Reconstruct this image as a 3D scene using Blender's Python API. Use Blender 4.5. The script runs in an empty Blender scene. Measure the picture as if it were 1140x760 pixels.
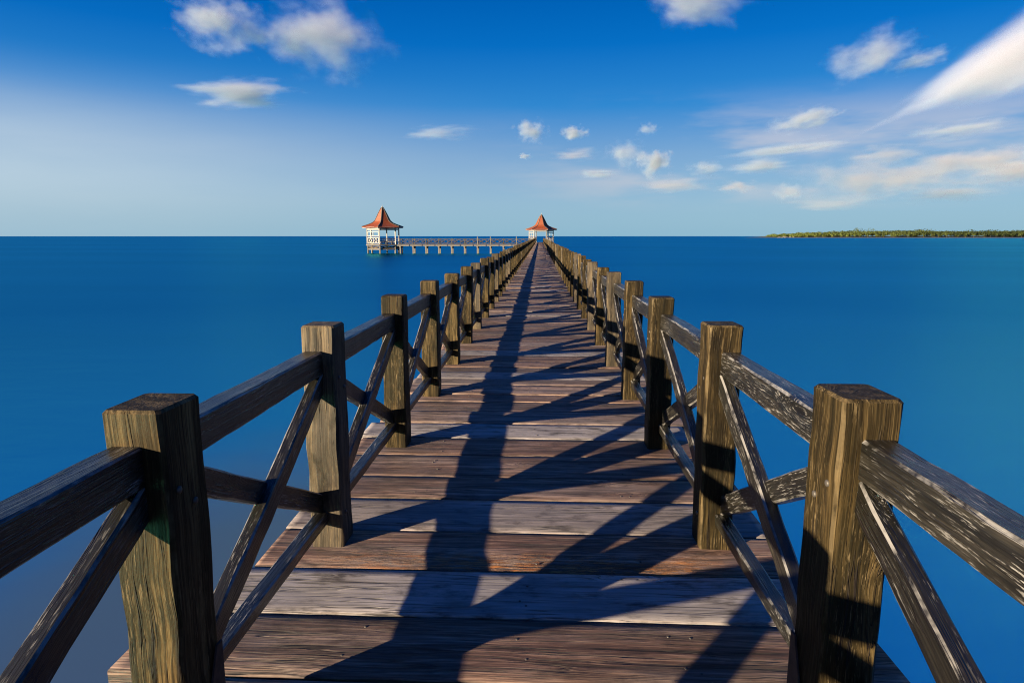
import bpy, math, random
from mathutils import Vector, Matrix, noise
from math import sin, cos, pi, radians, atan2, sqrt

random.seed(11)
sc = bpy.context.scene
COL = sc.collection

# ------------------------------------------------------------------ camera
YAW, PITCH = radians(2.501), radians(9.489)
CAMX, CAMH = 0.0825, 1.5
F_PX, W_PX, H_PX = 700.0, 1140.0, 760.0
CAM = Vector((CAMX, 0.0, CAMH))
FW = Vector((-sin(YAW)*cos(PITCH), cos(YAW)*cos(PITCH), -sin(PITCH)))
RT = Vector((cos(YAW), sin(YAW), 0))
UP = RT.cross(FW)
WATER_Z = -1.65

cam_d = bpy.data.cameras.new('camera')
cam_d.sensor_width = 36.0
cam_d.lens = 36.0*F_PX/W_PX
cam_d.clip_start = 0.05
cam_d.clip_end = 90000
cam = bpy.data.objects.new('camera', cam_d)
COL.objects.link(cam)
cam.location = CAM
cam.rotation_euler = (pi/2-PITCH, 0, YAW)
sc.camera = cam


def ray(px, py):
    return (FW*F_PX + RT*(px-W_PX/2) + UP*(H_PX/2-py)).normalized()

# ------------------------------------------------------------------ helpers


def tag(o, label=None, cat=None, group=None, kind=None):
    if label: o['label'] = label
    if cat: o['category'] = cat
    if group: o['group'] = group
    if kind: o['kind'] = kind
    return o


def empty(name, loc=(0, 0, 0), rz=0.0):
    o = bpy.data.objects.new(name, None)
    o.empty_display_size = 0.3
    o.location = loc
    o.rotation_euler = (0, 0, rz)
    COL.objects.link(o)
    return o


class MB:
    """collects geometry for one mesh object, with wood attributes"""
    def __init__(s):
        s.v = []; s.f = []; s.g = []; s.rot = []
        s.rnd = []; s.pale = []; s.edge = []; s.sm = []

    def add(s, verts, faces, g=None, rnd=0.5, pale=0.0, edge=None, rot=None, smooth=False):
        b = len(s.v)
        s.v += [tuple(p) for p in verts]
        s.g += [tuple(p) for p in (g or verts)]
        s.rot += rot or [0.0]*len(verts)
        for k, f in enumerate(faces):
            s.f.append(tuple(b+i for i in f))
            s.rnd.append(rnd); s.pale.append(pale)
            s.edge.append(edge[k] if edge else 0.0)
            s.sm.append(smooth)

    def beam(s, p0, p1, w, h, up=(0, 0, 1), ch=0.006, n=4, jit=0.0, rnd=None, pale=0.0,
             endjit=0.0, rotfun=None):
        """box timber from p0 to p1; w across, h along 'up'; chamfered, slightly irregular"""
        p0 = Vector(p0); p1 = Vector(p1)
        ax = p1-p0; L = ax.length; ax.normalize()
        upv = Vector(up); side = ax.cross(upv).normalized(); upv = side.cross(ax).normalized()
        rnd = random.random() if rnd is None else rnd
        off = Vector((random.uniform(0, 60), random.uniform(0, 60), random.uniform(0, 60)))
        a, b = w/2, h/2
        c = min(ch, a*.45, b*.45)
        sec = [(-a+c, -b), (a-c, -b), (a, -b+c), (a, b-c), (a-c, b), (-a+c, b), (-a, b-c), (-a, -b+c)]
        sd = random.uniform(0, 900)
        verts = []; g = []; rot = []
        ts = [i/n for i in range(n+1)]
        if ch > 0.003 and L > .1:
            e = min(ch/L, .2/n)
            ts = [0, e] + ts[1:-1] + [1-e, 1]
        N = len(ts)-1
        for i, t in enumerate(ts):
            first = i == 0 or i == N
            for k, (x, y) in enumerate(sec):
                if first and N > n:
                    x *= (a-c*.8)/a; y *= (b-c*.8)/b
                jx = jy = 0
                if jit:
                    q = Vector((t*L*7+sd, k*.35, 0))
                    jx = jit*noise.noise(q); jy = jit*noise.noise(q+Vector((0, 50, 0)))
                    q2 = Vector((t*L*1.1+sd, 31, 0))
                    jy += jit*1.2*noise.noise(q2); jx += jit*1.2*noise.noise(q2+Vector((0, 9, 0)))
                p = p0 + ax*(t*L) + side*(x+jx) + upv*(y+jy)
                verts.append(p); g.append((t*L+off.x, x+off.y, y+off.z))
                rot.append(rotfun(t, x/a, y/b) if rotfun else 0.0)
        faces = []; edge = []
        for i in range(N):
            for k in range(8):
                k2 = (k+1) % 8
                faces.append((i*8+k, i*8+k2, (i+1)*8+k2, (i+1)*8+k))
                edge.append(1.0 if k % 2 == 1 or (N > n and (i == 0 or i == N-1)) else 0.0)
        faces.append(tuple(range(7, -1, -1))); edge.append(0.0)
        faces.append(tuple(N*8+k for k in range(8))); edge.append(0.0)
        s.add(verts, faces, g, rnd, pale, edge, rot)

    def plank(s, xa, xb, y0, y1, z, th=.046, cup=0.0, roll=0.0, tilt=0.0, n=24, m=6, edge_j=.004, rnd=.5, pale=0.0, rotfun=None):
        """deck board lying along X: smooth, slightly cupped top; uneven long edges; real thickness"""
        off = Vector((random.uniform(0, 60), random.uniform(0, 60), random.uniform(0, 60)))
        sd = random.uniform(0, 900)
        c = .004
        w = y1-y0
        us = [0.0, c/w]+[i/m for i in range(1, m)]+[1-c/w, 1.0]
        verts = []; g = []; rot = []
        K = len(us)
        for i in range(n+1):
            t = i/n; x = xa+(xb-xa)*t
            e0 = edge_j*(noise.noise(Vector((x*5+sd, 0, 0)))+.6*noise.noise(Vector((x*23+sd, 3, 0))))
            e1 = edge_j*(noise.noise(Vector((x*5+sd, 9, 0)))+.6*noise.noise(Vector((x*23+sd, 7, 0))))
            for k, u in enumerate(us):
                yy = y0+e0+(w-e0+e1)*u
                zz = z + roll*(u-.5) + tilt*(t-.5) + cup*(1-(2*u-1)**2)
                if k in (0, K-1): zz -= c
                rf = rotfun(t, u) if rotfun else 0.0
                if rf > .05:
                    zz -= .006*rf*(.5+.9*abs(noise.noise(Vector((x*30, yy*60, sd)))))
                verts.append((x, yy, zz)); g.append((x+off.x, yy+off.y, off.z)); rot.append(rf)
            for (yy, q) in ((y1+e1, 1), (y0+e0, 0)):
                verts.append((x, yy, z+roll*(q-.5)+tilt*(t-.5)-th)); g.append((x+off.x, yy+off.y, off.z-th)); rot.append(rotfun(t, q) if rotfun else 0.0)
        S = K+2
        faces = []; edge = []; sm = []
        for i in range(n):
            for k in range(S):
                k2 = (k+1) % S
                faces.append((i*S+k, (i+1)*S+k, (i+1)*S+k2, i*S+k2))
                edge.append(1.0 if k in (0, K-2) else 0.0)
        faces.append(tuple(range(S))); edge.append(0.0)
        faces.append(tuple(n*S+k for k in range(S-1, -1, -1))); edge.append(0.0)
        nf = len(s.sm)
        s.add(verts, faces, g, rnd, pale, edge, rot)
        for i in range(n):
            for k in range(1, K-2): s.sm[nf+i*S+k] = True

    def tube(s, p0, p1, r0, r1=None, n=10, rnd=.5, pale=0.0):
        p0 = Vector(p0); p1 = Vector(p1); r1 = r0 if r1 is None else r1
        ax = (p1-p0); L = ax.length; ax.normalize()
        u = ax.orthogonal().normalized(); v = ax.cross(u)
        vs = []; g = []
        off = random.uniform(0, 50)
        for (p, r, t) in ((p0, r0, 0), (p1, r1, L)):
            for k in range(n):
                a = 2*pi*k/n
                vs.append(p+u*cos(a)*r+v*sin(a)*r); g.append((t+off, cos(a)*r, sin(a)*r))
        fs = [(k, (k+1) % n, n+(k+1) % n, n+k) for k in range(n)]
        fs += [tuple(range(n-1, -1, -1)), tuple(range(n, 2*n))]
        s.add(vs, fs, g, rnd, pale)

    def dome(s, c, nrm, r, h=None, n=10):
        c = Vector(c); nrm = Vector(nrm).normalized(); h = h or r*.5
        u = nrm.orthogonal().normalized(); v = nrm.cross(u)
        vs = []
        for (rr, hh) in ((r, -.002), (r, h*.4), (r*.7, h*.85)):
            for k in range(n):
                a = 2*pi*k/n
                vs.append(c+u*cos(a)*rr+v*sin(a)*rr+nrm*hh)
        vs.append(c+nrm*h)
        fs = []
        for j in range(2):
            for k in range(n):
                fs.append((j*n+k, j*n+(k+1) % n, (j+1)*n+(k+1) % n, (j+1)*n+k))
        for k in range(n):
            fs.append((2*n+k, 2*n+(k+1) % n, 3*n))
        s.add(vs, fs, smooth=True)

    def build(s, name, mat, parent=None, loc=None):
        me = bpy.data.meshes.new(name)
        me.from_pydata(s.v, [], s.f)
        A = me.attributes
        a = A.new('gpos', 'FLOAT_VECTOR', 'POINT'); a.data.foreach_set('vector', [c for p in s.g for c in p])
        a = A.new('rot', 'FLOAT', 'POINT'); a.data.foreach_set('value', s.rot)
        for nm in ('rnd', 'pale', 'edge'):
            a = A.new(nm, 'FLOAT', 'FACE'); a.data.foreach_set('value', getattr(s, nm))
        me.polygons.foreach_set('use_smooth', s.sm)
        me.materials.append(mat)
        me.update()
        o = bpy.data.objects.new(name, me)
        COL.objects.link(o)
        if parent: o.parent = parent
        if loc is not None: o.location = loc
        return o

# ------------------------------------------------------------------ node helpers


class NT:
    def __init__(s, nt): s.nt = nt; s.n = nt.nodes; s.l = nt.links

    def new(s, t, **kw):
        nd = s.n.new(t)
        for k, v in kw.items(): setattr(nd, k, v)
        return nd

    def put(s, sock, val):
        if hasattr(val, 'links') or isinstance(val, bpy.types.NodeSocket):
            s.l.new(val, sock)
        else:
            sock.default_value = val

    def math(s, op, a, b=None, c=None, clamp=False):
        nd = s.new('ShaderNodeMath', operation=op, use_clamp=clamp)
        s.put(nd.inputs[0], a)
        if b is not None: s.put(nd.inputs[1], b)
        if c is not None: s.put(nd.inputs[2], c)
        return nd.outputs[0]

    def vmath(s, op, a, b=None):
        nd = s.new('ShaderNodeVectorMath', operation=op)
        s.put(nd.inputs[0], a)
        if b is not None: s.put(nd.inputs[1], b)
        return nd.outputs['Value'] if op in ('LENGTH', 'DOT_PRODUCT') else nd.outputs[0]

    def noise(s, vec, scale, detail=4, rough=.55, dist=0.0, dim='3D', w=None):
        nd = s.new('ShaderNodeTexNoise', noise_dimensions=dim)
        s.put(nd.inputs['Vector'], vec)
        nd.inputs['Scale'].default_value = scale
        nd.inputs['Detail'].default_value = detail
        nd.inputs['Roughness'].default_value = rough
        nd.inputs['Distortion'].default_value = dist
        if w is not None: s.put(nd.inputs['W'], w)
        return nd.outputs['Fac']

    def mapr(s, v, a, b, c=0.0, d=1.0, smooth=False):
        nd = s.new('ShaderNodeMapRange', clamp=True)
        if smooth: nd.interpolation_type = 'SMOOTHSTEP'
        s.put(nd.inputs[0], v)
        for i, x in enumerate((a, b, c, d)): s.put(nd.inputs[i+1], x)
        return nd.outputs[0]

    def mix(s, fac, a, b, blend='MIX'):
        nd = s.new('ShaderNodeMix', data_type='RGBA', blend_type=blend)
        s.put(nd.inputs[0], fac)
        for i, c in ((6, a), (7, b)):
            if isinstance(c, tuple) and len(c) == 3: c = c+(1,)
            s.put(nd.inputs[i], c)
        return nd.outputs[2]

    def ramp(s, v, stops):
        nd = s.new('ShaderNodeValToRGB')
        s.put(nd.inputs[0], v)
        el = nd.color_ramp.elements
        while len(el) < len(stops): el.new(.5)
        for e, (p, c) in zip(el, stops):
            e.position = p; e.color = tuple(c)+((1,) if len(c) == 3 else ())
        return nd.outputs[0]

    def attr(s, name, out='Fac'):
        nd = s.new('ShaderNodeAttribute', attribute_name=name)
        return nd.outputs[out]

    def scale(s, v, xyz):
        return s.vmath('MULTIPLY', v, xyz)


def new_mat(name):
    m = bpy.data.materials.new(name)
    m.use_nodes = True
    t = NT(m.node_tree)
    t.bsdf = m.node_tree.nodes['Principled BSDF']
    t.out = m.node_tree.nodes['Material Output']
    return m, t


def wood(name, dark, mid, light, palec=(.36, .33, .31), worn=(.42, .38, .30), moss=None, moss_amt=0.0,
         fleck=0.0, rough=.62, bump=.8, grain=1.0, edge_amt=.7, spec=.4, crk=1.0, bleach=0.0):
    m, t = new_mat(name)
    g = t.attr('gpos', 'Vector')
    rnd = t.attr('rnd'); pale = t.attr('pale'); edge = t.attr('edge'); rot = t.attr('rot')
    warp = t.noise(t.scale(g, (1.3, 5, 5)), 1.0, 2)
    wv = t.vmath('ADD', g, t.new('ShaderNodeCombineXYZ').outputs[0])
    cmb = wv.node.inputs[1].links[0].from_node
    t.put(cmb.inputs[1], t.math('MULTIPLY', warp, .05))
    t.put(cmb.inputs[2], t.math('MULTIPLY', warp, .04))
    vor = t.new('ShaderNodeTexVoronoi'); vor.inputs['Scale'].default_value = 1.0
    t.l.new(t.scale(g, (1.7, 6.5, 6.5)), vor.inputs['Vector'])
    kd = vor.outputs['Distance']
    kpick = t.new('ShaderNodeSeparateColor'); t.l.new(vor.outputs['Color'], kpick.inputs[0])
    kon = t.math('GREATER_THAN', kpick.outputs[0], .72)
    kbend = t.math('MULTIPLY', kon, t.mapr(kd, .0, .42, .055, 0, smooth=True))
    kadd = t.new('ShaderNodeCombineXYZ'); t.l.new(kbend, kadd.inputs[1]); t.l.new(kbend, kadd.inputs[2])
    wv = t.vmath('ADD', wv, kadd.outputs[0])
    knot = t.math('MULTIPLY', kon, t.mapr(kd, .05, .13, .85, 0, smooth=True))
    A = t.noise(t.scale(wv, (1.0, 22*grain, 22*grain)), 1.0, 6, .62)
    B = t.noise(t.scale(wv, (3.5, 130*grain, 130*grain)), 1.0, 4, .65)
    blot = t.noise(t.scale(g, (1.6, 3.2, 3.2)), 1.0, 4, .6)
    grime = t.noise(t.scale(g, (6, 14, 14)), 1.0, 5, .65)
    C = t.noise(t.scale(wv, (.55, 24*grain, 24*grain)), 1.3, 3, .5)
    crack = t.mapr(t.math('ABSOLUTE', t.math('SUBTRACT', C, .5)), .003*crk, .016*crk, 1, 0)
    crack = t.math('MULTIPLY', crack, t.mapr(blot, .42-.06*(crk-1)*1.6, .6))
    fib = t.math('ADD', t.math('MULTIPLY', A, .55), t.math('MULTIPLY', B, .45))
    col = t.ramp(fib, [(.36, dark), (.49, mid), (.62, light)])
    # smooth silvery boards
    pal = t.mix(t.mapr(fib, .36, .6), tuple(c*.62 for c in palec), palec)
    pal = t.mix(t.mapr(grime, .56, .72), pal, tuple(c*.45 for c in palec))
    col = t.mix(pale, col, pal)
    if bleach:
        wear = t.noise(t.scale(g, (.9, 4.5, 4.5)), 1.0, 5, .62)
        col = t.mix(t.math('MULTIPLY', t.mapr(wear, .46, .70), bleach), col, pal)
        wet = t.noise(t.scale(g, (1.1, 6, 6)), 1.7, 4, .6)
        col = t.mix(t.math('MULTIPLY', t.mapr(wet, .55, .72), .6), col, tuple(c*1.6 for c in dark))
    bl = t.mapr(blot, .3, .72, .62, 1.25)
    br = t.mapr(rnd, 0, 1, .62, 1.38)
    mul = t.math('MULTIPLY', bl, br)
    vm = t.new('ShaderNodeVectorMath', operation='SCALE')
    t.l.new(col, vm.inputs[0]); t.l.new(mul, vm.inputs['Scale'])
    col = vm.outputs[0]
    if moss:
        ms = t.math('MULTIPLY', t.mapr(t.noise(t.scale(g, (2.2, 6, 6)), 1.0, 5, .65), .36, .62), moss_amt)
        col = t.mix(ms, col, moss)
    col = t.mix(t.math('MULTIPLY', t.mapr(grime, .5, .68), .55), col, tuple(c*.5 for c in dark))
    if fleck:
        fl = t.noise(t.scale(wv, (14, 190, 190)), 1.0, 4, .65)
        fm = t.math('MULTIPLY', t.mapr(fl, .57, .63), t.mapr(t.noise(t.scale(g, (2.4, 7, 7)), 1.0, 3, .6), .44, .60))
        col = t.mix(t.math('MULTIPLY', fm, fleck), col, worn)
    em = t.math('MULTIPLY', edge, t.mapr(t.noise(t.scale(g, (7, 9, 9)), 1.0, 4, .7), .42, .58))
    col = t.mix(t.math('MULTIPLY', em, edge_amt), col, worn)
    # rotten, splintered orange fibres
    rf = t.math('MULTIPLY', rot, t.mapr(t.noise(t.scale(g, (11, 60, 30)), 1.0, 5, .7), .44, .56))
    col = t.mix(rf, col, t.mix(t.mapr(B, .4, .6), (.09, .026, .007), (.50, .20, .05)))
    col = t.mix(knot, col, tuple(c*.8 for c in dark))
    col = t.mix(t.math('MULTIPLY', crack, .9), col, (.008, .006, .006))
    t.put(t.bsdf.inputs['Base Color'], col)
    rg = t.mapr(fib, .3, .7, rough+.12, rough-.1)
    t.put(t.bsdf.inputs['Roughness'], t.math('ADD', rg, t.math('MULTIPLY', pale, -.05)))
    t.bsdf.inputs['Specular IOR Level'].default_value = spec
    hgt = t.math('ADD', t.math('MULTIPLY', A, .55), t.math('MULTIPLY', B, .35))
    hgt = t.math('MULTIPLY', hgt, t.math('SUBTRACT', 1.0, t.math('MULTIPLY', pale, .6)))
    hgt = t.math('SUBTRACT', hgt, t.math('MULTIPLY', crack, .7))
    hgt = t.math('ADD', hgt, t.math('MULTIPLY', rf, .8))
    bp = t.new('ShaderNodeBump')
    bp.inputs['Strength'].default_value = bump
    bp.inputs['Distance'].default_value = .006
    t.l.new(hgt, bp.inputs['Height'])
    t.l.new(bp.outputs[0], t.bsdf.inputs['Normal'])
    return m


def simple(name, col, rough=.6, metal=0.0, var=.25, scale=6.0, spec=.4):
    m, t = new_mat(name)
    tc = t.new('ShaderNodeTexCoord').outputs['Object']
    n = t.noise(tc, scale, 5, .6)
    c = t.mix(t.mapr(n, .3, .7), tuple(x*(1-var) for x in col), tuple(min(1, x*(1+var)) for x in col))
    t.put(t.bsdf.inputs['Base Color'], c)
    t.bsdf.inputs['Roughness'].default_value = rough
    t.bsdf.inputs['Metallic'].default_value = metal
    t.bsdf.inputs['Specular IOR Level'].default_value = spec
    return m


M = {}
M['deck'] = wood('deck_wood', (.014, .008, .006), (.108, .060, .043), (.30, .195, .143), palec=(.265, .242, .24),
                 worn=(.18, .135, .10), rough=.66, bump=1.3, edge_amt=.35, spec=.4, crk=1.6, bleach=.42)
M['post'] = wood('post_wood', (.002, .0014, .0008), (.021, .0145, .006), (.100, .069, .029), worn=(.20, .15, .08),
                 moss=(.0165, .0140, .0052), moss_amt=.35, fleck=.45, rough=.6, bump=1.3, spec=.10, edge_amt=.2)
M['rail'] = wood('rail_wood', (.0013, .0013, .0013), (.0070, .0066, .0058), (.027, .0245, .020), worn=(.23, .225, .22),
                 moss=(.008, .008, .0045), moss_amt=.4, fleck=.68, rough=.32, bump=1.3, spec=.55, edge_amt=.6)
M['under'] = wood('underside_wood', (.02, .016, .012), (.06, .045, .033), (.12, .095, .07), rough=.8, bump=.6)
M['grey'] = wood('side_pier_wood', (.008, .007, .006), (.022, .019, .017), (.055, .046, .038), rough=.8, bump=.4)
M['concrete'] = simple('pale_concrete', (.095, .088, .078), .8, var=.2, scale=1.5)
M['white'] = simple('white_paint', (.19, .185, .178), .5, var=.06, scale=2)
M['tile'] = simple('roof_tile', (.14, .029, .006), .6, var=.3, scale=5)
M['nail'] = simple('nail_steel', (.06, .055, .05), .55, metal=.4)
M['rust'] = simple('rusty_steel', (.045, .028, .024), .65, metal=.3, var=.5, scale=30)

# roof tile courses: bump by height
_t = NT(M['tile'].node_tree)
_b = M['tile'].node_tree.nodes['Principled BSDF']
_tc = _t.new('ShaderNodeTexCoord').outputs['Object']
_w = _t.new('ShaderNodeTexWave', wave_type='BANDS', bands_direction='Z', wave_profile='SAW')
_t.l.new(_tc, _w.inputs['Vector']); _w.inputs['Scale'].default_value = 1.2
_bp = _t.new('ShaderNodeBump'); _bp.inputs['Distance'].default_value = .05
_t.l.new(_w.outputs['Fac'], _bp.inputs['Height']); _t.l.new(_bp.outputs[0], _b.inputs['Normal'])

# ------------------------------------------------------------------ light and sky
SUN_AZ = radians(230.5)      # clockwise from +Y
SUN_EL = radians(10.4)
sd = Vector((sin(SUN_AZ)*cos(SUN_EL), cos(SUN_AZ)*cos(SUN_EL), sin(SUN_EL)))
sl = bpy.data.lights.new('sun', 'SUN')
sl.energy = 5.0; sl.angle = radians(.5); sl.color = (1, .80, .54)
so = bpy.data.objects.new('sun', sl); COL.objects.link(so)
so.rotation_euler = (-sd).to_track_quat('-Z', 'Y').to_euler()
so.location = (-40, -30, 60)

world = bpy.data.worlds.new('World'); sc.world = world; world.use_nodes = True
wt = NT(world.node_tree)
bg = world.node_tree.nodes['Background']
sky = wt.new('ShaderNodeTexSky', sky_type='NISHITA')
sky.sun_disc = False; sky.sun_elevation = SUN_EL; sky.sun_rotation = SUN_AZ
sky.air_density = 1.0; sky.dust_density = .6; sky.ozone_density = 4.0
hs = wt.new('ShaderNodeHueSaturation')
hs.inputs['Saturation'].default_value = 1.3
wt.l.new(sky.outputs[0], hs.inputs['Color'])
# clear polarised evening sky: deep blue above, pale blue haze band low down, paler on the sunward side
gdir = wt.new('ShaderNodeTexCoord').outputs['Generated']
gsep = wt.new('ShaderNodeSeparateXYZ'); wt.l.new(gdir, gsep.inputs[0])
gz = gsep.outputs[2]
blue = wt.ramp(gz, [(0.0, (.235, .455, .620)), (.05, (.260, .430, .600)), (.12, (.185, .335, .570)), (.19, (.022, .205, .560)),
                    (.27, (.000, .125, .485)), (.36, (.000, .074, .365)), (.60, (.000, .075, .42)), (1.0, (.004, .050, .30))])
sunward = wt.vmath('DOT_PRODUCT', gdir, (sin(SUN_AZ), cos(SUN_AZ), 0))
low = wt.math('MULTIPLY', wt.mapr(gz, .0, .09, .45, 1, smooth=True), wt.mapr(gz, .095, .235, 1, 0, smooth=True))
veil = wt.noise(wt.scale(gdir, (3.0, 3.0, 16.0)), 1.0, 4, .55)
glow = wt.math('MULTIPLY', wt.mapr(sunward, -.72, .12, 0, .64, smooth=True), low)
glow = wt.math('MULTIPLY', glow, wt.mapr(veil, .25, .6, .75, 1.0))
blue = wt.mix(glow, blue, (.60, .69, .75))
# thin lilac high veil on the side away from the sun
v2 = wt.noise(wt.scale(gdir, (2.2, 2.2, 13.0)), 1.3, 5, .6)
lil = wt.math('MULTIPLY', wt.mapr(v2, .40, .62, 0, .85, smooth=True), wt.mapr(sunward, -.50, -.85, 0, 1, smooth=True))
lil = wt.math('MULTIPLY', lil, wt.math('MULTIPLY', wt.mapr(gz, .03, .09, 0, 1, smooth=True), wt.mapr(gz, .10, .22, 1, 0, smooth=True)))
blue = wt.mix(lil, blue, (.58, .54, .58))
sca = wt.new('ShaderNodeVectorMath', operation='SCALE'); wt.l.new(blue, sca.inputs[0]); sca.inputs['Scale'].default_value = 1/(4.29*.10)
skyc = wt.mix(.94, hs.outputs[0], sca.outputs[0])
wt.l.new(skyc, bg.inputs['Color'])
bg.inputs['Strength'].default_value = .10

# ------------------------------------------------------------------ water
def make_water():
    m, t = new_mat('sea_water')
    pos = t.new('ShaderNodeNewGeometry').outputs['Position']
    sep = t.new('ShaderNodeSeparateXYZ'); t.l.new(pos, sep.inputs[0])
    # soft-edged matte grey-blue patch in the water colour, left of the near pier
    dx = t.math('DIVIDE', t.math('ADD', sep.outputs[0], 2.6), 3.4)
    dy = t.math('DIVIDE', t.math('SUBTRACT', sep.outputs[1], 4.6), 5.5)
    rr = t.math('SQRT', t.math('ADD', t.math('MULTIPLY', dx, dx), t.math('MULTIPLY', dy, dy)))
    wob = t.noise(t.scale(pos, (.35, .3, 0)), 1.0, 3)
    grey_patch = t.mapr(t.math('ADD', rr, t.math('MULTIPLY', wob, .6)), .5, 1.6, .68, 0, smooth=True)
    n1 = t.noise(t.scale(pos, (.5, 1.1, 0)), 1.0, 3)
    bp = t.new('ShaderNodeBump'); bp.inputs['Strength'].default_value = .15; bp.inputs['Distance'].default_value = .05
    t.l.new(n1, bp.inputs['Height'])
    # smooth long-swell surface: a soft, deep blue tinted reflection of the sky, a matte grey-blue patch near the pier
    m.node_tree.nodes.remove(t.bsdf)
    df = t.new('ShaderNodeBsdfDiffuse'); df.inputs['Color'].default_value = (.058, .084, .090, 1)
    gl = t.new('ShaderNodeBsdfGlossy', distribution='BECKMANN'); gl.inputs['Roughness'].default_value = .40
    fr = t.new('ShaderNodeFresnel'); fr.inputs['IOR'].default_value = 1.33
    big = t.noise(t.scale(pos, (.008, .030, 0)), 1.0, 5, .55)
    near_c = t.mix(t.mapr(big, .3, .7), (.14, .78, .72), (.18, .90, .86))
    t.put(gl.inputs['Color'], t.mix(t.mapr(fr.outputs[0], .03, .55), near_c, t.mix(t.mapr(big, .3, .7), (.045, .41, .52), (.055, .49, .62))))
    t.l.new(bp.outputs[0], gl.inputs['Normal'])
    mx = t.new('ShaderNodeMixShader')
    t.put(mx.inputs[0], grey_patch)
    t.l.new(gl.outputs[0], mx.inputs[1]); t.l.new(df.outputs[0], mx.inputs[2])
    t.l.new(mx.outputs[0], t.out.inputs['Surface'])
    mb = MB()
    R = 60000; n = 96
    vs = [(0, 0, WATER_Z)]; fs = []
    rings = (60, 600, 6000, R)
    for r in rings:
        vs += [(r*cos(2*pi*k/n), r*sin(2*pi*k/n), WATER_Z) for k in range(n)]
    for k in range(n): fs.append((0, 1+k, 1+(k+1) % n))
    for j in range(len(rings)-1):
        for k in range(n):
            fs.append((1+j*n+k, 1+(j+1)*n+k, 1+(j+1)*n+(k+1) % n, 1+j*n+(k+1) % n))
    mb.add(vs, fs)
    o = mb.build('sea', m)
    tag(o, 'smooth deep blue sea reaching the horizon', kind='structure')

make_water()

# ------------------------------------------------------------------ the plank pier
PIER_END = 156.8
pier = empty('wooden_pier', (0, 0, 0))
tag(pier, 'long weathered plank pier running straight out to the farther red roofed pavilion', 'pier')

# plank joints measured near the camera, then regular with small variation
near = [1.53, 1.915, 2.28, 2.638, 3.023, 3.424, 3.765, 4.16, 4.551, 4.918]
joints = [1.53]
while joints[0] > -4.2: joints.insert(0, joints[0]-random.uniform(.34, .39))
joints += near[1:]
while joints[-1] < PIER_END: joints.append(joints[-1]+random.choice((.36, .37, .38, .35, .26)))
special = {1.915: (1.0, .25, .0), 2.28: (.0, .7, 1.0), 2.638: (.0, .55, .0), 3.023: (.0, .5, .75), 3.424: (0, .45, .05),
           3.765: (0, .5, 0), 4.16: (0, .4, .0), 4.551: (0, .75, 1.0)}
far = MB(); nplank = 0
for i in range(len(joints)-1):
    y0, y1 = joints[i], joints[i+1]
    gap = random.uniform(.007, .020)
    pr = special.get(round(y0, 3))
    rnd = pr[1] if pr else random.random()
    pale = pr[2] if pr else (random.choice((.9, 1, .7)) if random.random() < .09 else random.choice((0, 0, .1, .25)))
    xl, xr = -1.26+random.uniform(-.05, .05), 1.27+random.uniform(-.05, .05)
    if abs(y0-1.915) < .01: xl, xr = -1.42, 1.355
    rotf = None
    if abs(y0-2.638) < .01:
        def rotf(t, u):
            # the front edge of this board has rotted to splinters, worst right of the middle
            k = max(0, 1-abs(t-.60)/.34)*1.8+.5*max(0, 1-abs(t-.25)/.2)
            ed = .46+.24*noise.noise(Vector((t*14, 0, 0)))+.12*noise.noise(Vector((t*55, 5, 0)))
            return max(0.0, min(1.0, k))*max(0.0, min(1.0, (ed-u)*6))
    nearp = -.5 < y0 < 12
    zt = random.uniform(-.005, .005)
    target = MB() if (y0 > 1.2 and nplank < 100) else far
    target.plank(xl, xr, y0+gap/2, y1-gap/2, zt, cup=random.uniform(-.004, .0045), roll=random.uniform(-.005, .005),
                 tilt=random.uniform(-.005, .005), n=(120 if rotf else 60) if nearp else (16 if y0 < 45 else 3), m=(14 if rotf else 6) if nearp else 3,
                 edge_j=.004, rnd=rnd, pale=pale, rotfun=rotf)
    if target is not far:
        nplank += 1
        po = target.build('plank', M['deck'], pier)
        if pale > .8 and y0 < 5: tag(po, 'smooth silver grey deck plank')
        if abs(y0-2.638) < .01: tag(po, 'brown deck plank with a rotted orange edge')
        if 1.2 < y0 < 9:
            for sx in (-.62, -.60, .02, .05, .60, .64):
                if random.random() < .4:
                    for dy in (.28, .72):
                        if random.random() < .7:
                            nb = MB()
                            nb.dome((sx+random.uniform(-.05, .05), y0+(y1-y0)*(dy+random.uniform(-.08, .08)), zt+.0005), (0, 0, 1),   .0055, .0025)
                            nb.build('nail', M['nail'], po)
fo = far.build('plank', M['deck'], pier); fo['kind'] = 'stuff'
for x in (-.93, 0, .93):
    b = MB(); b.beam((x, -4.2, -.13), (x, PIER_END, -.13), .12, .16, n=20, ch=.005); b.build('stringer', M['under'], pier)
BENT = 3.2
for k in range(49):
    y = -1.6+k*BENT
    b = MB(); b.beam((-1.15, y, -.30), (1.15, y, -.30), .16, .18, n=3); b.build('cross_beam', M['under'], pier)
    for x in (-.93, .93):
        b = MB(); b.tube((x, y, -3.6), (x, y, -.39), .12, .11, 10); b.build('pile', M['under'], pier)

# ------------------------------------------------------------------ railings with crossed braces
IN_X, PW, PH = .8675, .155, 1.09
yl = [-2.75, -1.28, .17, 1.49, 2.83, 4.31, 5.78, 7.25, 8.72, 10.19]
yr = [-2.65, -1.18, .30, 1.61, 2.89, 4.35, 5.74, 7.21, 8.68, 10.15]
while yl[-1] < PIER_END-1.6: yl.append(yl[-1]+1.47+random.uniform(-.02, .02))
while yr[-1] < PIER_END-1.6: yr.append(yr[-1]+1.47+random.uniform(-.02, .02))


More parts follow.
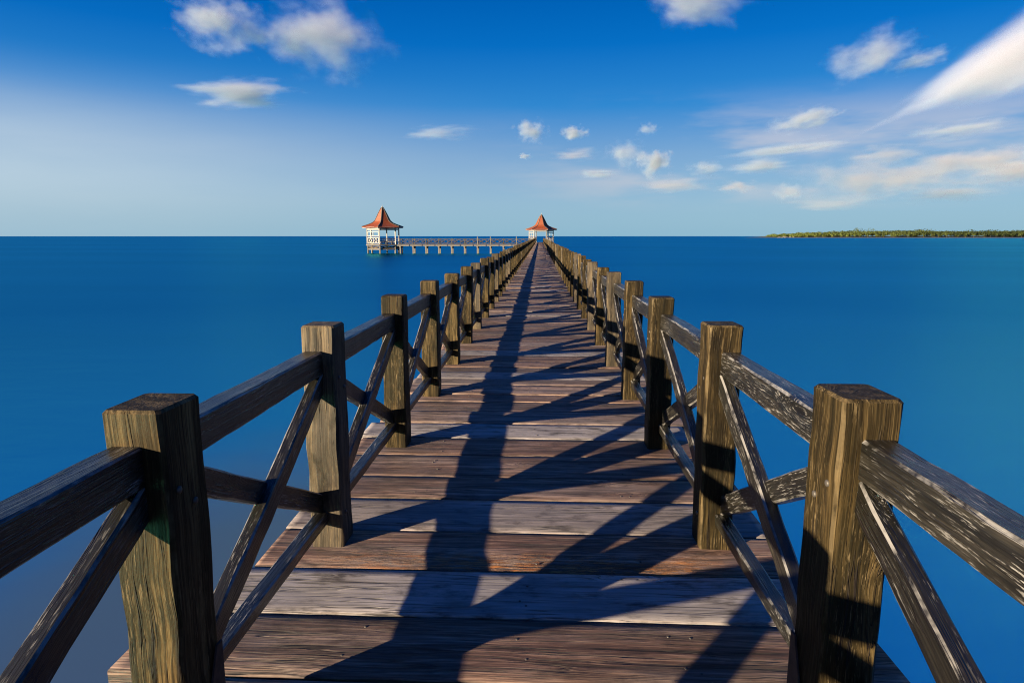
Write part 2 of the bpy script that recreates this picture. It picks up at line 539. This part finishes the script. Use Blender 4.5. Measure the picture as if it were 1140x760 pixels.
def railing(ys, s, label, gap_at=None):
    root = empty('pier_railing', (s*(IN_X+PW/2), 0, 0))
    tag(root, label, 'railing')
    ox = root.location.x
    vis = [k for k, y in enumerate(ys) if y > .9]
    start = vis[0]
    far = {'post': MB(), 'top_rail': MB(), 'bottom_rail': MB(), 'brace': MB()}
    cnt = {'post': 0, 'top_rail': 0, 'bottom_rail': 0, 'brace': 0}

    def out(kind, y):
        if y > -.1 and cnt[kind] < 100:
            cnt[kind] += 1
            return MB(), True
        return far[kind], False

    def done(kind, mb, own, mat):
        return mb.build(kind, mat, root) if own else None
    rx = -s*(PW/2-.055-.0425)            # rail axis relative to the post axis
    for k, y in enumerate(ys):
        nr = -.2 < y < 14
        lean = random.uniform(-.005, .005) if y < 4 else random.uniform(-.014, .014)
        hgt = PH+random.uniform(-.018, .016)
        if y == 1.49: hgt = 1.068
        if y == 1.61: hgt = 1.086
        if s < 0 and y != 1.49 and 2 < y < 6: hgt = 1.092
        mb, own = out('post', y)
        PD = .185 if abs(y-1.55) < .1 else .165
        yc = y+PD/2
        mb.beam((0, yc, -.34), (lean, yc+random.uniform(-.004, .004), hgt), PD, PW, up=(1, 0, 0), ch=.009 if nr else .005,
                n=22 if nr else 3, jit=.0058 if nr else .003, pale=random.choice((0, 0, 0, .12)))
        p = done('post', mb, own, M['post'])
        if own and y < 11:
            for (zz, yy) in ((.84, .045), (.78, .115), (.16, .06)):
                b = MB(); b.dome((-s*(PW/2)+lean*zz-s*.002, y+yy, zz), (-s, 0, 0), .010, .005)
                b.build('bolt', M['nail'], p)
        if own and k == start:
            b = MB()
            xx = -s*(PW/2+.004)
            tri = [(y+PD-.002, .045), (y+PD-.002, .31), (y+PD-.03, .31), (y+PD-.105, .13), (y+PD-.105, .045)]
            vs = [(xx-s*.003, a, z) for a, z in tri]+[(xx+s*.003, a, z) for a, z in tri]
            n = len(tri)
            fs = [tuple(range(n)), tuple(range(2*n-1, n-1, -1))]+[(i, n+i, n+(i+1) % n, (i+1) % n) for i in range(n)]
            b.add(vs, fs); br = b.build('bracket', M['rust'], p)
            br['label'] = 'rusty steel corner plate bolted to the post'
            b2 = b
        if k == len(ys)-1: break
        y2 = ys[k+1]
        if gap_at and y < gap_at < y2: continue
        a, b_ = y+PD, y2
        n = 14 if nr else 2
        jit = .004 if nr else .002
        ch = .007 if nr else .005
        mb, own = out('top_rail', y)
        mb.beam((rx, a-.004, .919), (rx, b_+.004, .919+random.uniform(-.006, .006)), .085, .112, ch=ch, n=n, jit=jit)
        done('top_rail', mb, own, M['rail'])
        mb, own = out('bottom_rail', y)
        mb.beam((rx, a-.004, .154), (rx, b_+.004, .154), .062, .060, ch=ch, n=n, jit=jit*.6)
        done('bottom_rail', mb, own, M['rail'])
        for d in (0, 1):
            mb, own = out('brace', y)
            z0, z1 = (.832, .214) if d == 0 else (.214, .832)
            off = (.017 if d == 0 else -.017)
            # crossed timbers, half lapped where they meet
            ux = 1 if d == 0 else 1
            mb.beam((rx+s*off, a-.02, z0), (rx+s*off, b_+.02, z1),   .052, .090, up=(0, 0, 1), ch=ch, n=n, jit=jit)
            done('brace', mb, own, M['rail'])
    for kind, mb in far.items():
        if mb.v:
            o = mb.build(kind, M['post'] if kind == 'post' else M['rail'], root); o['kind'] = 'stuff'
    return root

SIDE_Y = 117.0
railing(yl, -1, 'dark shaded timber railing with crossed braces along the left edge of the plank pier', SIDE_Y)
railing(yr, 1, 'sunlit golden brown timber railing with crossed braces along the right edge of the plank pier')

# ------------------------------------------------------------------ pavilions
PROF = [(0.0, 7.0), (.18, 6.75), (.52, 6.2), (.90, 5.5), (1.25, 4.8), (1.52, 4.3), (2.0, 3.92), (2.7, 3.64), (3.3, 3.44), (4.0, 3.22)]


def pavilion(cx, cy, a0, entrances, panel_faces, label, far_low=True):
    root = empty('pavilion', (cx, cy, 0))
    tag(root, label, 'pavilion')
    v = Vector((cx-CAMX, cy, 0)).normalized(); r = Vector((v.y, -v.x, 0))

    def pt(a, R, z):
        a = radians(a)
        p = r*(sin(a)*R)-v*(cos(a)*R)
        return Vector((p.x, p.y, z))
    A = [a0+60*k for k in range(6)]
    # roof: six concave tiled faces with thickness
    mb = MB()
    for k in range(6):
        aa, ab = A[k], A[k]+60
        vs = []; fs = []
        nseg = len(PROF)
        for dz in (0, -.10):
            for (R, z) in PROF:
                for q in range(5):
                    t = q/4
                    p = pt(aa, R, z+dz).lerp(pt(ab, R, z+dz), t)
                    # eaves dip a little between the upturned corners
                    p.z -= .10*(R/4)**2*(1-(2*t-1)**2)
                    vs.append(p)
        for lay in range(2):
            for i in range(nseg-1):
                for q in range(4):
                    b = lay*nseg*5
                    f = (b+i*5+q, b+(i+1)*5+q, b+(i+1)*5+q+1, b+i*5+q+1)
                    fs.append(f if lay == 0 else f[::-1])
        e0 = (nseg-1)*5
        for q in range(4):
            fs.append((e0+q, nseg*5+e0+q, nseg*5+e0+q+1, e0+q+1))
        mb.add(vs, fs, smooth=False)
    roof = mb.build('roof', M['tile'], root)
    for k in range(6):
        b = MB()
        for i in range(1, len(PROF)-1):
            p0 = pt(A[k], *PROF[i]); p1 = pt(A[k], *PROF[i+1])
            p0.z += .05; p1.z += .05
            b.beam(p0, p1, .11, .10, n=1, ch=.002)
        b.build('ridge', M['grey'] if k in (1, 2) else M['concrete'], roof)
    b = MB()
    b.tube((0, 0, 6.75), (0, 0, 6.98), .13, .10); b.tube((0, 0, 6.98), (0, 0, 7.30), .05, .015)
    b.build('finial', M['white'], roof)
    for k in range(6):
        b = MB()
        p0 = pt(A[k], 3.85, 3.10); p1 = pt(A[k]+60, 3.85, 3.10)
        b.beam(p0, p1, .07, .20, n=1, ch=.003)
        b.build('fascia', M['white'], roof)
    # ceiling ring beam and posts
    RP = 3.05
    for k in range(6):
        b = MB(); b.beam(pt(A[k], RP, 2.78), pt(A[k]+60, RP, 2.78), .15, .26, n=1, ch=.004); b.build('ring_beam', M['white'], root)
        b = MB(); p = pt(A[k], RP, 0)
        b.beam((p.x, p.y, .0), (p.x, p.y, 3.15), .19, .19, up=(p.x, p.y, 0), n=2, ch=.008); b.build('post', M['white'], root)
    # floor
    b = MB()
    up_ = [pt(a, 3.3, -.005) for a in A]; lo = [pt(a, 3.3, -.20) for a in A]
    b.add(up_+lo, [tuple(range(6)), tuple(range(11, 5, -1))]+[(k, 6+k, 6+(k+1) % 6, (k+1) % 6) for k in range(6)])
    b.build('floor', M['concrete'], root)
    # railing and panels
    for k in range(6):
        if k in entrances: continue
        pa, pb = pt(A[k], RP, 0), pt(A[k]+60, RP, 0)
        d = (pb-pa).normalized(); nrm = Vector((d.y, -d.x, 0))
        pa = pa+d*.1; pb = pb-d*.1
        L = (pb-pa).length

        def P(t, z): return pa+d*(t*L)+Vector((0, 0, z))
        if k in panel_faces:
            f = MB()
            for z, h in ((1.22, .14), (.24, .14)): f.beam(P(0, z), P(1, z), .07, h, n=1, ch=.003)
            for t in (.03, .5, .97): f.beam(P(t, .31), P(t, 1.15), .06, .16, up=d, n=1, ch=.003)
            panel = f.build('railing_panel', M['white'], root)
            for tc in (.265, .735):
                ring = MB()
                n = 20
                rad = .33
                c = P(tc, .73)
                vs = []; fs = []
                for q in range(n):
                    a = 2*pi*q/n
                    for (rr, oo) in ((rad, -.03), (rad, .03), (rad-.12, .03), (rad-.12, -.03)):
                        vs.append(c+d*(cos(a)*rr)+Vector((0, 0, sin(a)*rr))+nrm*oo)
                for q in range(n):
                    for j in range(4):
                        fs.append((q*4+j, q*4+(j+1) % 4, ((q+1) % n)*4+(j+1) % 4, ((q+1) % n)*4+j))
                ring.add(vs, fs); ring.build('ring', M['white'], panel)
            # two square lights in a frame above
            w = MB()
            for z in (2.32, 1.52): w.beam(P(0, z), P(1, z), .08, .14, n=1, ch=.003)
            for t in (.04, .5, .96): w.beam(P(t, 1.59), P(t, 2.25), .07, .14, up=d, n=1, ch=.003)
            w.build('window_frame', M['white'], root)
        else:
            f = MB()
            f.beam(P(0, 1.08), P(1, 1.08), .09, .10, n=1, ch=.003)
            f.beam(P(0, .62), P(1, .62), .05, .07, n=1, ch=.003)
            f.beam(P(0, .20), P(1, .20), .06, .08, n=1, ch=.003)
            for q in range(1, 8): f.beam(P(q/8, .22), P(q/8, 1.05), .05, .05, up=d, n=1, ch=.002)
            f.build('railing', M['grey'], root)
            bch = MB()
            inn = -nrm if (pa+nrm).length > pa.length else nrm
            o_ = inn*.35
            bch.beam(P(.06, .46)+o_, P(.94, .46)+o_, .40, .06, n=1, ch=.004)
            for t in (.1, .5, .9): bch.beam(P(t, 0)+o_, P(t, .43)+o_, .3, .08, up=d, n=1, ch=.003)
            bch.build('bench', M['white'], root)
    # substructure
    for k in range(6):
        b = MB(); p = pt(A[k], 2.95, 0)
        b.beam((p.x, p.y, -3.4), (p.x, p.y, -.2), .24, .24, up=(p.x, p.y, 0), n=2, ch=.01); b.build('pile', M['concrete'], root)
        b = MB()
        b.beam(pt(A[k], 2.95, -.86), pt(A[k]+60, 2.95, -.86), .16, .20, n=1, ch=.006); b.build('tie_beam', M['concrete'], root)
        b = MB()
        q0, q1 = pt(A[k], 2.95, -.32), pt(A[k]+60, 2.95, -.76)
        m_ = (q0+q1)/2
        b.beam(q0, q1, .08, .12, n=1, ch=.003); b.beam(pt(A[k]+60, 2.91, -.32), pt(A[k], 2.91, -.76), .08, .12, n=1, ch=.003)
        b.build('cross_brace', M['under'], root)
    return root

PLX, PLY = -29.25, 118.3
pavilion(PLX, PLY, -13, (1,), (5,), 'red roofed white pavilion on piles at the outer end of the side pier')
pavilion(.42, 160.6, -35, (0, 3), (5, 1), 'red roofed white pavilion at the far end of the long plank pier')

# ------------------------------------------------------------------ the side pier
sp = empty('side_pier', (-13.5, SIDE_Y, 0))
tag(sp, 'narrow side pier on pale square piles joining the left pavilion to the plank pier', 'pier')
x0, x1 = -26.2+13.5, -1.3+13.5
b = MB()
nb = int((x1-x0)/.30)
for k in range(nb):
    xa = x0+(x1-x0)*k/nb
    b.beam((xa+.15, -.95, -.03), (xa+.15, .95, -.03), .29, .05, n=1, ch=.004)
b.build('decking', M['grey'], sp)
for s in (-1, 1):
    k = 0; x = x0
    while x < x1-.5:
        xe = min(x+2.36, x1)
        b = MB(); b.beam((x+.06, s*.9, -.17), (xe-.10, s*.9, -.17), .12, .22, n=1, ch=.006); b.build('edge_beam', M['concrete'], sp)
        x = xe
x = x0+.6
while x < x1:
    b = MB(); b.beam((x, -1.15, -.40), (x, 1.15, -.40), .30, .22, n=1, ch=.01); b.build('cross_beam', M['concrete'], sp)
    for s in (-1, 1):
        b = MB(); b.beam((x, s*.75, -3.4), (x, s*.75, -.5), .24, .24, up=(0, 1, 0), n=2, ch=.01); b.build('pile', M['concrete'], sp)
    x += 2.38
for s, lab in ((-1, 'near side weathered grey post and rail railing along the side pier'), (1, 'far side weathered grey post and rail railing along the side pier')):
    r = empty('pier_railing', (-13.5, SIDE_Y+s*.85, 0)); tag(r, lab, 'railing')
    x = x0+.6; k = 0
    while x < x1:
        tall = k in (6, 7, 9, 11) and s < 0
        b = MB(); b.beam((x, 0, 0), (x, 0, 1.42 if tall else 1.10), .13, .13, up=(0, 1, 0), n=1, ch=.006)
        o = b.build('post', M['concrete'] if tall else M['grey'], r)
        if tall: o['label'] = 'taller pale post'
        if x+2.38 < x1:
            for z, h, nm in ((.98, .11, 'top_rail'), (.14, .08, 'bottom_rail')):
                b = MB(); b.beam((x+.065, 0, z), (x+2.315, 0, z), .08, h, n=1, ch=.004); b.build(nm, M['grey'], r)
            for xm in (0, 1.19):
                for d in (0, 1):
                    b = MB(); z0, z1 = (.2, .9) if d else (.9, .2)
                    b.beam((x+.07+xm, (d-.5)*.06, z0), (x+1.12+xm, (d-.5)*.06, z1), .05, .08, n=1, ch=.003); b.build('brace', M['grey'], r)
        x += 2.38; k += 1

# ------------------------------------------------------------------ wooded headland
def leaf_mat(name, lo, hi):
    m, t = new_mat(name)
    rnd = t.attr('rnd')
    pos = t.new('ShaderNodeNewGeometry').outputs['Position']
    n = t.noise(t.scale(pos, (.06, .06, .12)), 1.0, 4, .6)
    f = t.math('ADD', t.math('MULTIPLY', rnd, .6), t.math('MULTIPLY', n, .5))
    t.put(t.bsdf.inputs['Base Color'], t.ramp(f, [(.2, lo), (.8, hi)]))
    t.bsdf.inputs['Roughness'].default_value = .7
    t.bsdf.inputs['Specular IOR Level'].default_value = .2
    return m

M['leaf'] = leaf_mat('foliage', (.005, .010, .003), (.066, .085, .014))
M['bark'] = simple('bark', (.10, .075, .05), .9)
M['soil'] = simple('headland_soil', (.035, .045, .014), .95, var=.4, scale=.05)
M['sand'] = simple('shore_sand', (.075, .072, .07), .9, var=.15, scale=.1)
M['rock'] = simple('pale_rock', (.085, .082, .075), .9, var=.4, scale=.4)


def blob(mb, c, rx, rz, n, rng, rndbase):
    """a crown as many small leaf-clump faces spread through an uneven volume"""
    lob = [(Vector((rng.gauss(0, .42)*rx, rng.gauss(0, .42)*rx, rng.uniform(-.35, .55)*rz)), rng.uniform(.4, .62)) for _ in range(6)]
    for _ in range(n):
        lc, lr = lob[rng.randrange(6)]
        d = Vector((rng.gauss(0, 1), rng.gauss(0, 1), rng.gauss(0, 1)+.25)).normalized()
        p = Vector(c)+lc+Vector((d.x*rx*lr, d.y*rx*lr, d.z*rz*lr))*rng.uniform(.75, 1.05)
        q = (d+Vector((rng.gauss(0, .28), rng.gauss(0, .28), rng.gauss(0, .28)))).normalized()
        u = q.orthogonal().normalized(); w = q.cross(u)
        s = rng.uniform(.6, 1.3)
        a = rng.uniform(0, 6.28)
        vs = [p+(u*cos(a+k*1.57)+w*sin(a+k*1.57))*s*rng.uniform(.7, 1.2) for k in range(4)]
        mb.add(vs, [(0, 1, 2, 3)], rnd=min(1, max(0, rndbase+rng.gauss(0, .08))))

ISL_D = 1320.0
def isl(px, off=0.0):
    """ground point on the shore line seen at that direction"""
    d = ray(px, 263.0); d.z = 0; d.normalize()
    Y = ISL_D+off
    return Vector((CAMX+d.x/d.y*Y, Y, 0))
xa, xb = isl(866).x, isl(1290).x
mb = MB(); vs = []; fs = []
NX, NY = 90, 10
def land_h(u, v):
    w = min(1, u*9)*min(1, (1-u)*12)
    return WATER_Z-.4+w*(.9+4.6*math.sin(min(1, v*1.6)*pi/2))*(1 if v > 0 else 0)*(.75+.5*noise.noise(Vector((u*14, v*2, 0))))
for i in range(NX+1):
    for j in range(NY+1):
        u, v = i/NX, j/NY
        yy = ISL_D+v*240-6*noise.noise(Vector((u*22, 4, 0)))
        vs.append((xa+(xb-xa)*u, yy, land_h(u, v)))
for i in range(NX):
    for j in range(NY):
        fs.append((i*(NY+1)+j, (i+1)*(NY+1)+j, (i+1)*(NY+1)+j+1, i*(NY+1)+j+1))
mb.add(vs, fs, smooth=True)
tag(mb.build('headland', M['soil']), 'low green headland on the right of the horizon', kind='structure')
mb = MB(); vs = []; fs = []
for i in range(NX+1):
    u = i/NX
    yy = ISL_D-6*noise.noise(Vector((u*22, 4, 0)))
    x = xa+(xb-xa)*u
    w_ = .5+.5*min(1, u*9)
    vs += [(x, yy-7*w_, WATER_Z-.05), (x, yy-2, WATER_Z+.75), (x, yy+7, WATER_Z+1.2)]
for i in range(NX):
    for j in range(2): fs.append((i*3+j, (i+1)*3+j, (i+1)*3+j+1, i*3+j+1))
mb.add(vs, fs, smooth=True)
tag(mb.build('beach', M['sand']), 'thin pale sand strip at the foot of the headland', kind='structure')
rng = random.Random(5)
wood_ = MB()
ntree = 0
for k in range(640):
    u = rng.uniform(.03, .985); v = rng.uniform(.07, .6)
    x = xa+(xb-xa)*u
    ramp = min(1, .35+u*2.2)
    hgt = rng.uniform(10.0, 13.0)*ramp*(1+.30*noise.noise(Vector((u*9, 1, 0))))
    if rng.random() < .06: hgt *= 1.35
    z = land_h(u, v)+WATER_Z*0
    light = .66-.50*min(1, max(0, (u-.10)*2.4))+.22*noise.noise(Vector((u*25, v*5, 2)))*.6
    blob(wood_, (x, ISL_D+v*240, z+hgt*.5), hgt*.95, hgt*.50, 95, rng, light)
tag(wood_.build('wood', M['leaf']), 'dense green coastal wood covering the far headland', kind='stuff')
for k in range(44):
    u = .025+.96*(k+rng.uniform(-.35, .35))/44; u = max(.025, u)
    x = xa+(xb-xa)*u; y = ISL_D+rng.uniform(7, 13)
    ramp = min(1, .4+u*2.2)
    hgt = rng.uniform(7, 9.5)*ramp
    z = land_h(u, .05)
    root = empty('tree', (x, y, z))
    tag(root, 'small green tree in the front row along the shore of the headland', 'tree', 'trees along the shore of the headland')
    c = MB(); light = .66-.50*min(1, max(0, (u-.10)*2.4))+.10*rng.gauss(0, 1)
    blob(c, (0, 0, hgt*.6), hgt*.5, hgt*.42, 110, rng, light); c.build('crown', M['leaf'], root)
    tb = MB(); tb.tube((0, 0, -.6), (rng.uniform(-.3, .3), 0, hgt*.6), .22, .10, 7)
    tb.tube((0, 0, hgt*.35), (rng.uniform(-1, 1), .2, hgt*.7), .1, .05, 6); tb.build('trunk', M['bark'], root)
for k in range(9):
    px = 866.5+k*2.1+rng.uniform(-.6, .6)
    p = isl(px, rng.uniform(-4, 3))
    mb = MB()
    n, m_ = 9, 6
    R = rng.uniform(1.6, 2.9); hz = rng.uniform(1.0, 1.9)*(1 if k < 3 else 1.5)
    vs = []; fs = []
    for i in range(m_+1):
        for j in range(n):
            th = pi*i/m_; ph = 2*pi*j/n
            d = Vector((sin(th)*cos(ph), sin(th)*sin(ph), cos(th)))
            rr = 1+.35*noise.noise(d*1.6+Vector((k*7, 0, 0)))
            vs.append((d.x*R*rr, d.y*R*rr, d.z*hz*rr))
    for i in range(m_):
        for j in range(n): fs.append((i*n+j, (i+1)*n+j, (i+1)*n+(j+1) % n, i*n+(j+1) % n))
    mb.add(vs, fs)
    o = mb.build('boulder', M['rock'], None, (p.x, p.y, WATER_Z+.7))
    tag(o, 'pale rock among the boulders at the left tip of the headland', 'rock', 'rocks at the tip of the headland')

# ------------------------------------------------------------------ clouds (volumes, sunlit)
def cloud_mat(tau, half, thr, seed, wedge=False, streak=1.0, col=(.98, .98, 1.12), soft=.9, bright=.46):
    m = bpy.data.materials.new('cloud_vapour'); m.use_nodes = True
    t = NT(m.node_tree)
    m.node_tree.nodes.remove(m.node_tree.nodes['Principled BSDF'])
    out = m.node_tree.nodes['Material Output']
    pv = t.new('ShaderNodeVolumePrincipled')
    t.l.new(pv.outputs[0], out.inputs['Volume'])
    p = t.new('ShaderNodeTexCoord').outputs['Object']
    if wedge:
        sp_ = t.new('ShaderNodeSeparateXYZ'); t.l.new(p, sp_.inputs[0])
        wdt = t.mapr(sp_.outputs[0], -.74, .55, .05, 1.0)
        cb = t.new('ShaderNodeCombineXYZ')
        t.l.new(t.math('MULTIPLY', sp_.outputs[0], .92), cb.inputs[0]); t.l.new(sp_.outputs[1], cb.inputs[1])
        t.l.new(t.math('DIVIDE', sp_.outputs[2], wdt), cb.inputs[2])
        q = cb.outputs[0]
    else:
        q = p
    nz = t.noise(t.scale(p, (1.1/streak, 1.1, 1.1)), 1.9, 5, .58, dim='4D', w=seed)
    r = t.vmath('LENGTH', q)
    body = t.mapr(r, .0, 1.0, 1.0, 0.0)
    s = t.math('ADD', body, t.math('MULTIPLY', t.math('SUBTRACT', nz, .5), 1.9))
    d = t.mapr(s, thr, thr+soft, 0, 1, smooth=True)
    d = t.math('MULTIPLY', d, t.mapr(r, .80, 1.0, 1, 0, smooth=True))
    t.put(pv.inputs['Density'], t.math('MULTIPLY', d, tau/half))
    pv.inputs['Color'].default_value = tuple(min(1, c*bright) for c in col)+(1,)
    pv.inputs['Anisotropy'].default_value = .0
    return m

_unit = None
def unit_mesh():
    global _unit
    if _unit is None:
        import bmesh
        bm = bmesh.new(); bmesh.ops.create_icosphere(bm, subdivisions=3, radius=1.03)
        _unit = bpy.data.meshes.new('cloud'); bm.to_mesh(_unit); bm.free()
    return _unit.copy()

CLOUD_BASE = 620.0
CLOUDS = [
 # px, py, width, height, optical depth, threshold, tilt, label
 (246, 24, 110, 62, 2.2, .42, -6, 'ragged white cloud at the top left, leftmost of the upper pair'),
 (358, 44, 165, 90, 2.0, .40, -8, 'broad pinkish white cloud at the top left, larger one of the upper pair'),
 (268, 104, 120, 36, 3.0, .40, 4, 'small flat bright cloud beneath the upper left pair'),
 (490, 148, 95, 20, 1.0, .40, 3, 'faint thin streak of cloud above and right of the left pavilion'),
 (591, 146, 44, 30, 1.8, .38, 0, 'small round white cloud straight above the far pavilion, left one of two'),
 (639, 148, 36, 19, 2.2, .36, 0, 'tiny bright oblong cloud above and right of the far pavilion'),
 (584, 174, 18, 8, 1.6, .36, 0, 'tiny scrap of cloud just above the far pavilion spire'),
 (720, 144, 30, 18, .8, .38, 0, 'faint small puff of cloud right of the bright oblong one'),
 (770, 2, 130, 58, 1.6, .40, -14, 'pinkish grey cloud cut off by the top edge of the sky'),
 (696, 172, 54, 34, 1.2, .38, 0, 'soft dim puff left of the bright lumpy low cloud'),
 (728, 182, 46, 34, 3.0, .38, 0, 'bright lumpy low cloud right of the far pavilion'),
 (665, 194, 52, 11, 1.6, .38, 0, 'thin low sliver of cloud right of the far pavilion'),
 (895, 133, 76, 26, 2.2, .40, 12, 'small slanted white cloud above the left tip of the headland'),
 (972, 62, 105, 52, 1.5, .40, 8, 'soft pinkish cloud left of the great bright wedge'),
 (1024, 68, 62, 22, 1.2, .38, 8, 'thin pale cloud touching the soft pinkish one on its right'),
 (865, 168, 130, 20, 1.8, .40, 4, 'long thin white cloud streak, upper one above the headland tip'),
 (848, 185, 88, 22, 1.8, .40, 2, 'short white cloud bank just under the long thin streak'),
 (1068, 144, 84, 20, 1.8, .40, 4, 'small flat cloud under the great bright wedge'),
 (878, 213, 38, 24, 1.2, .38, 0, 'small dim puff low over the tip of the headland'),
 (950, 200, 135, 54, 1.3, .38, 0, 'soft pinkish cloud bank low over the middle of the headland'),
 (1015, 198, 120, 40, 1.2, .38, 4, 'dim pink cloud bank right of the soft low bank over the headland'),
 (1086, 180, 120, 40, 1.7, .38, 2, 'peach coloured cloud near the right edge above the headland'),
 (1140, 190, 110, 32, 1.9, .38, 2, 'creamy low cloud cut off by the right edge'),
 (783, 188, 52, 20, 1.0, .38, 0, 'faint puff between the lumpy low cloud and the white streaks'),
 (640, 172, 70, 18, .9, .38, 2, 'faint flat wisp above and right of the far pavilion spire'),
 (752, 206, 90, 20, .8, .38, 2, 'dim pinkish wisp low between the far pavilion and the headland'),
 (822, 208, 54, 18, .9, .38, 0, 'dim low puff just left of the tip of the headland'),
 (930, 226, 120, 18, .8, .38, 2, 'lowest long pinkish wisp just above the headland'),
 (985, 172, 84, 24, 1.0, .38, 4, 'soft warm puff above the pink bank over the headland'),
 (1062, 216, 110, 20, .9, .38, 2, 'low dim wisp above the right end of the headland'),
 (915, 163, 60, 12, 1.0, .38, 6, 'narrow faint wisp at the right end of the long thin streak'),
]
for i, (px, py, w, h, tau, thr, tilt, lab) in enumerate(CLOUDS):
    d = ray(px, py)
    dist = min(9500, CLOUD_BASE/max(.02, d.z)) if py > 60 else CLOUD_BASE/d.z
    hw = w/2/F_PX*dist*1.22; hh = h/2/F_PX*dist*1.25; hd = hw*.6
    loc = CAM+d*dist
    me = unit_mesh()
    me.materials.append(cloud_mat(tau*1.7, hd, thr-.03, i*3.7+.5, col=(1.12, .97, .98) if 19 <= i <= 22 or 24 <= i <= 29 else (.98, .99, 1.12), streak=1.35 if w > 3*h else .8))
    o = bpy.data.objects.new('cloud', me); COL.objects.link(o)
    o.location = loc
    az = atan2(-d.x, d.y)
    o.rotation_euler = Matrix.Rotation(az, 3, 'Z').to_4x4().to_3x3().__matmul__(Matrix.Rotation(radians(-tilt), 3, 'Y')).to_euler()
    o.scale = (hw, hd, hh)
    tag(o, lab, 'cloud', 'scattered sunlit clouds')
# the great wedge of cloud at the right
d = ray(1178, 38); dist = 2300
me = unit_mesh(); hw = 165/F_PX*dist; hh = 84/F_PX*dist
me.materials.append(cloud_mat(6.0, hw*.5, .30, 91.0, wedge=True, streak=1.8, bright=.66, col=(1.0, .95, 1.04)))
o = bpy.data.objects.new('cloud', me); COL.objects.link(o)
o.location = CAM+d*dist
o.rotation_euler = (Matrix.Rotation(atan2(-d.x, d.y), 3, 'Z') @ Matrix.Rotation(radians(-24), 3, 'Y')).to_euler()
o.scale = (hw, hw*.5, hh)
tag(o, 'great bright wedge of cloud tapering down to the left at the right edge', 'cloud', 'scattered sunlit clouds')

# ------------------------------------------------------------------ render settings
sc.view_settings.view_transform = 'Standard'
sc.view_settings.look = 'None'
sc.view_settings.gamma = 1
sc.view_settings.use_curve_mapping = False
sc.view_settings.exposure = 2.1
cy_ = sc.cycles
cy_.use_denoising = True
cy_.denoiser = 'OPENIMAGEDENOISE'
cy_.denoising_input_passes = 'RGB_ALBEDO_NORMAL'
cy_.denoising_prefilter = 'NONE'
cy_.caustics_reflective = False
cy_.caustics_refractive = False
cy_.filter_width = 1.1
cy_.use_adaptive_sampling = True
cy_.adaptive_threshold = .01
cy_.sample_clamp_indirect = 2.0
cy_.max_bounces = 8
cy_.diffuse_bounces = 3
cy_.glossy_bounces = 3
cy_.volume_bounces = 2
cy_.volume_step_rate = 1.0
cy_.volume_max_steps = 128
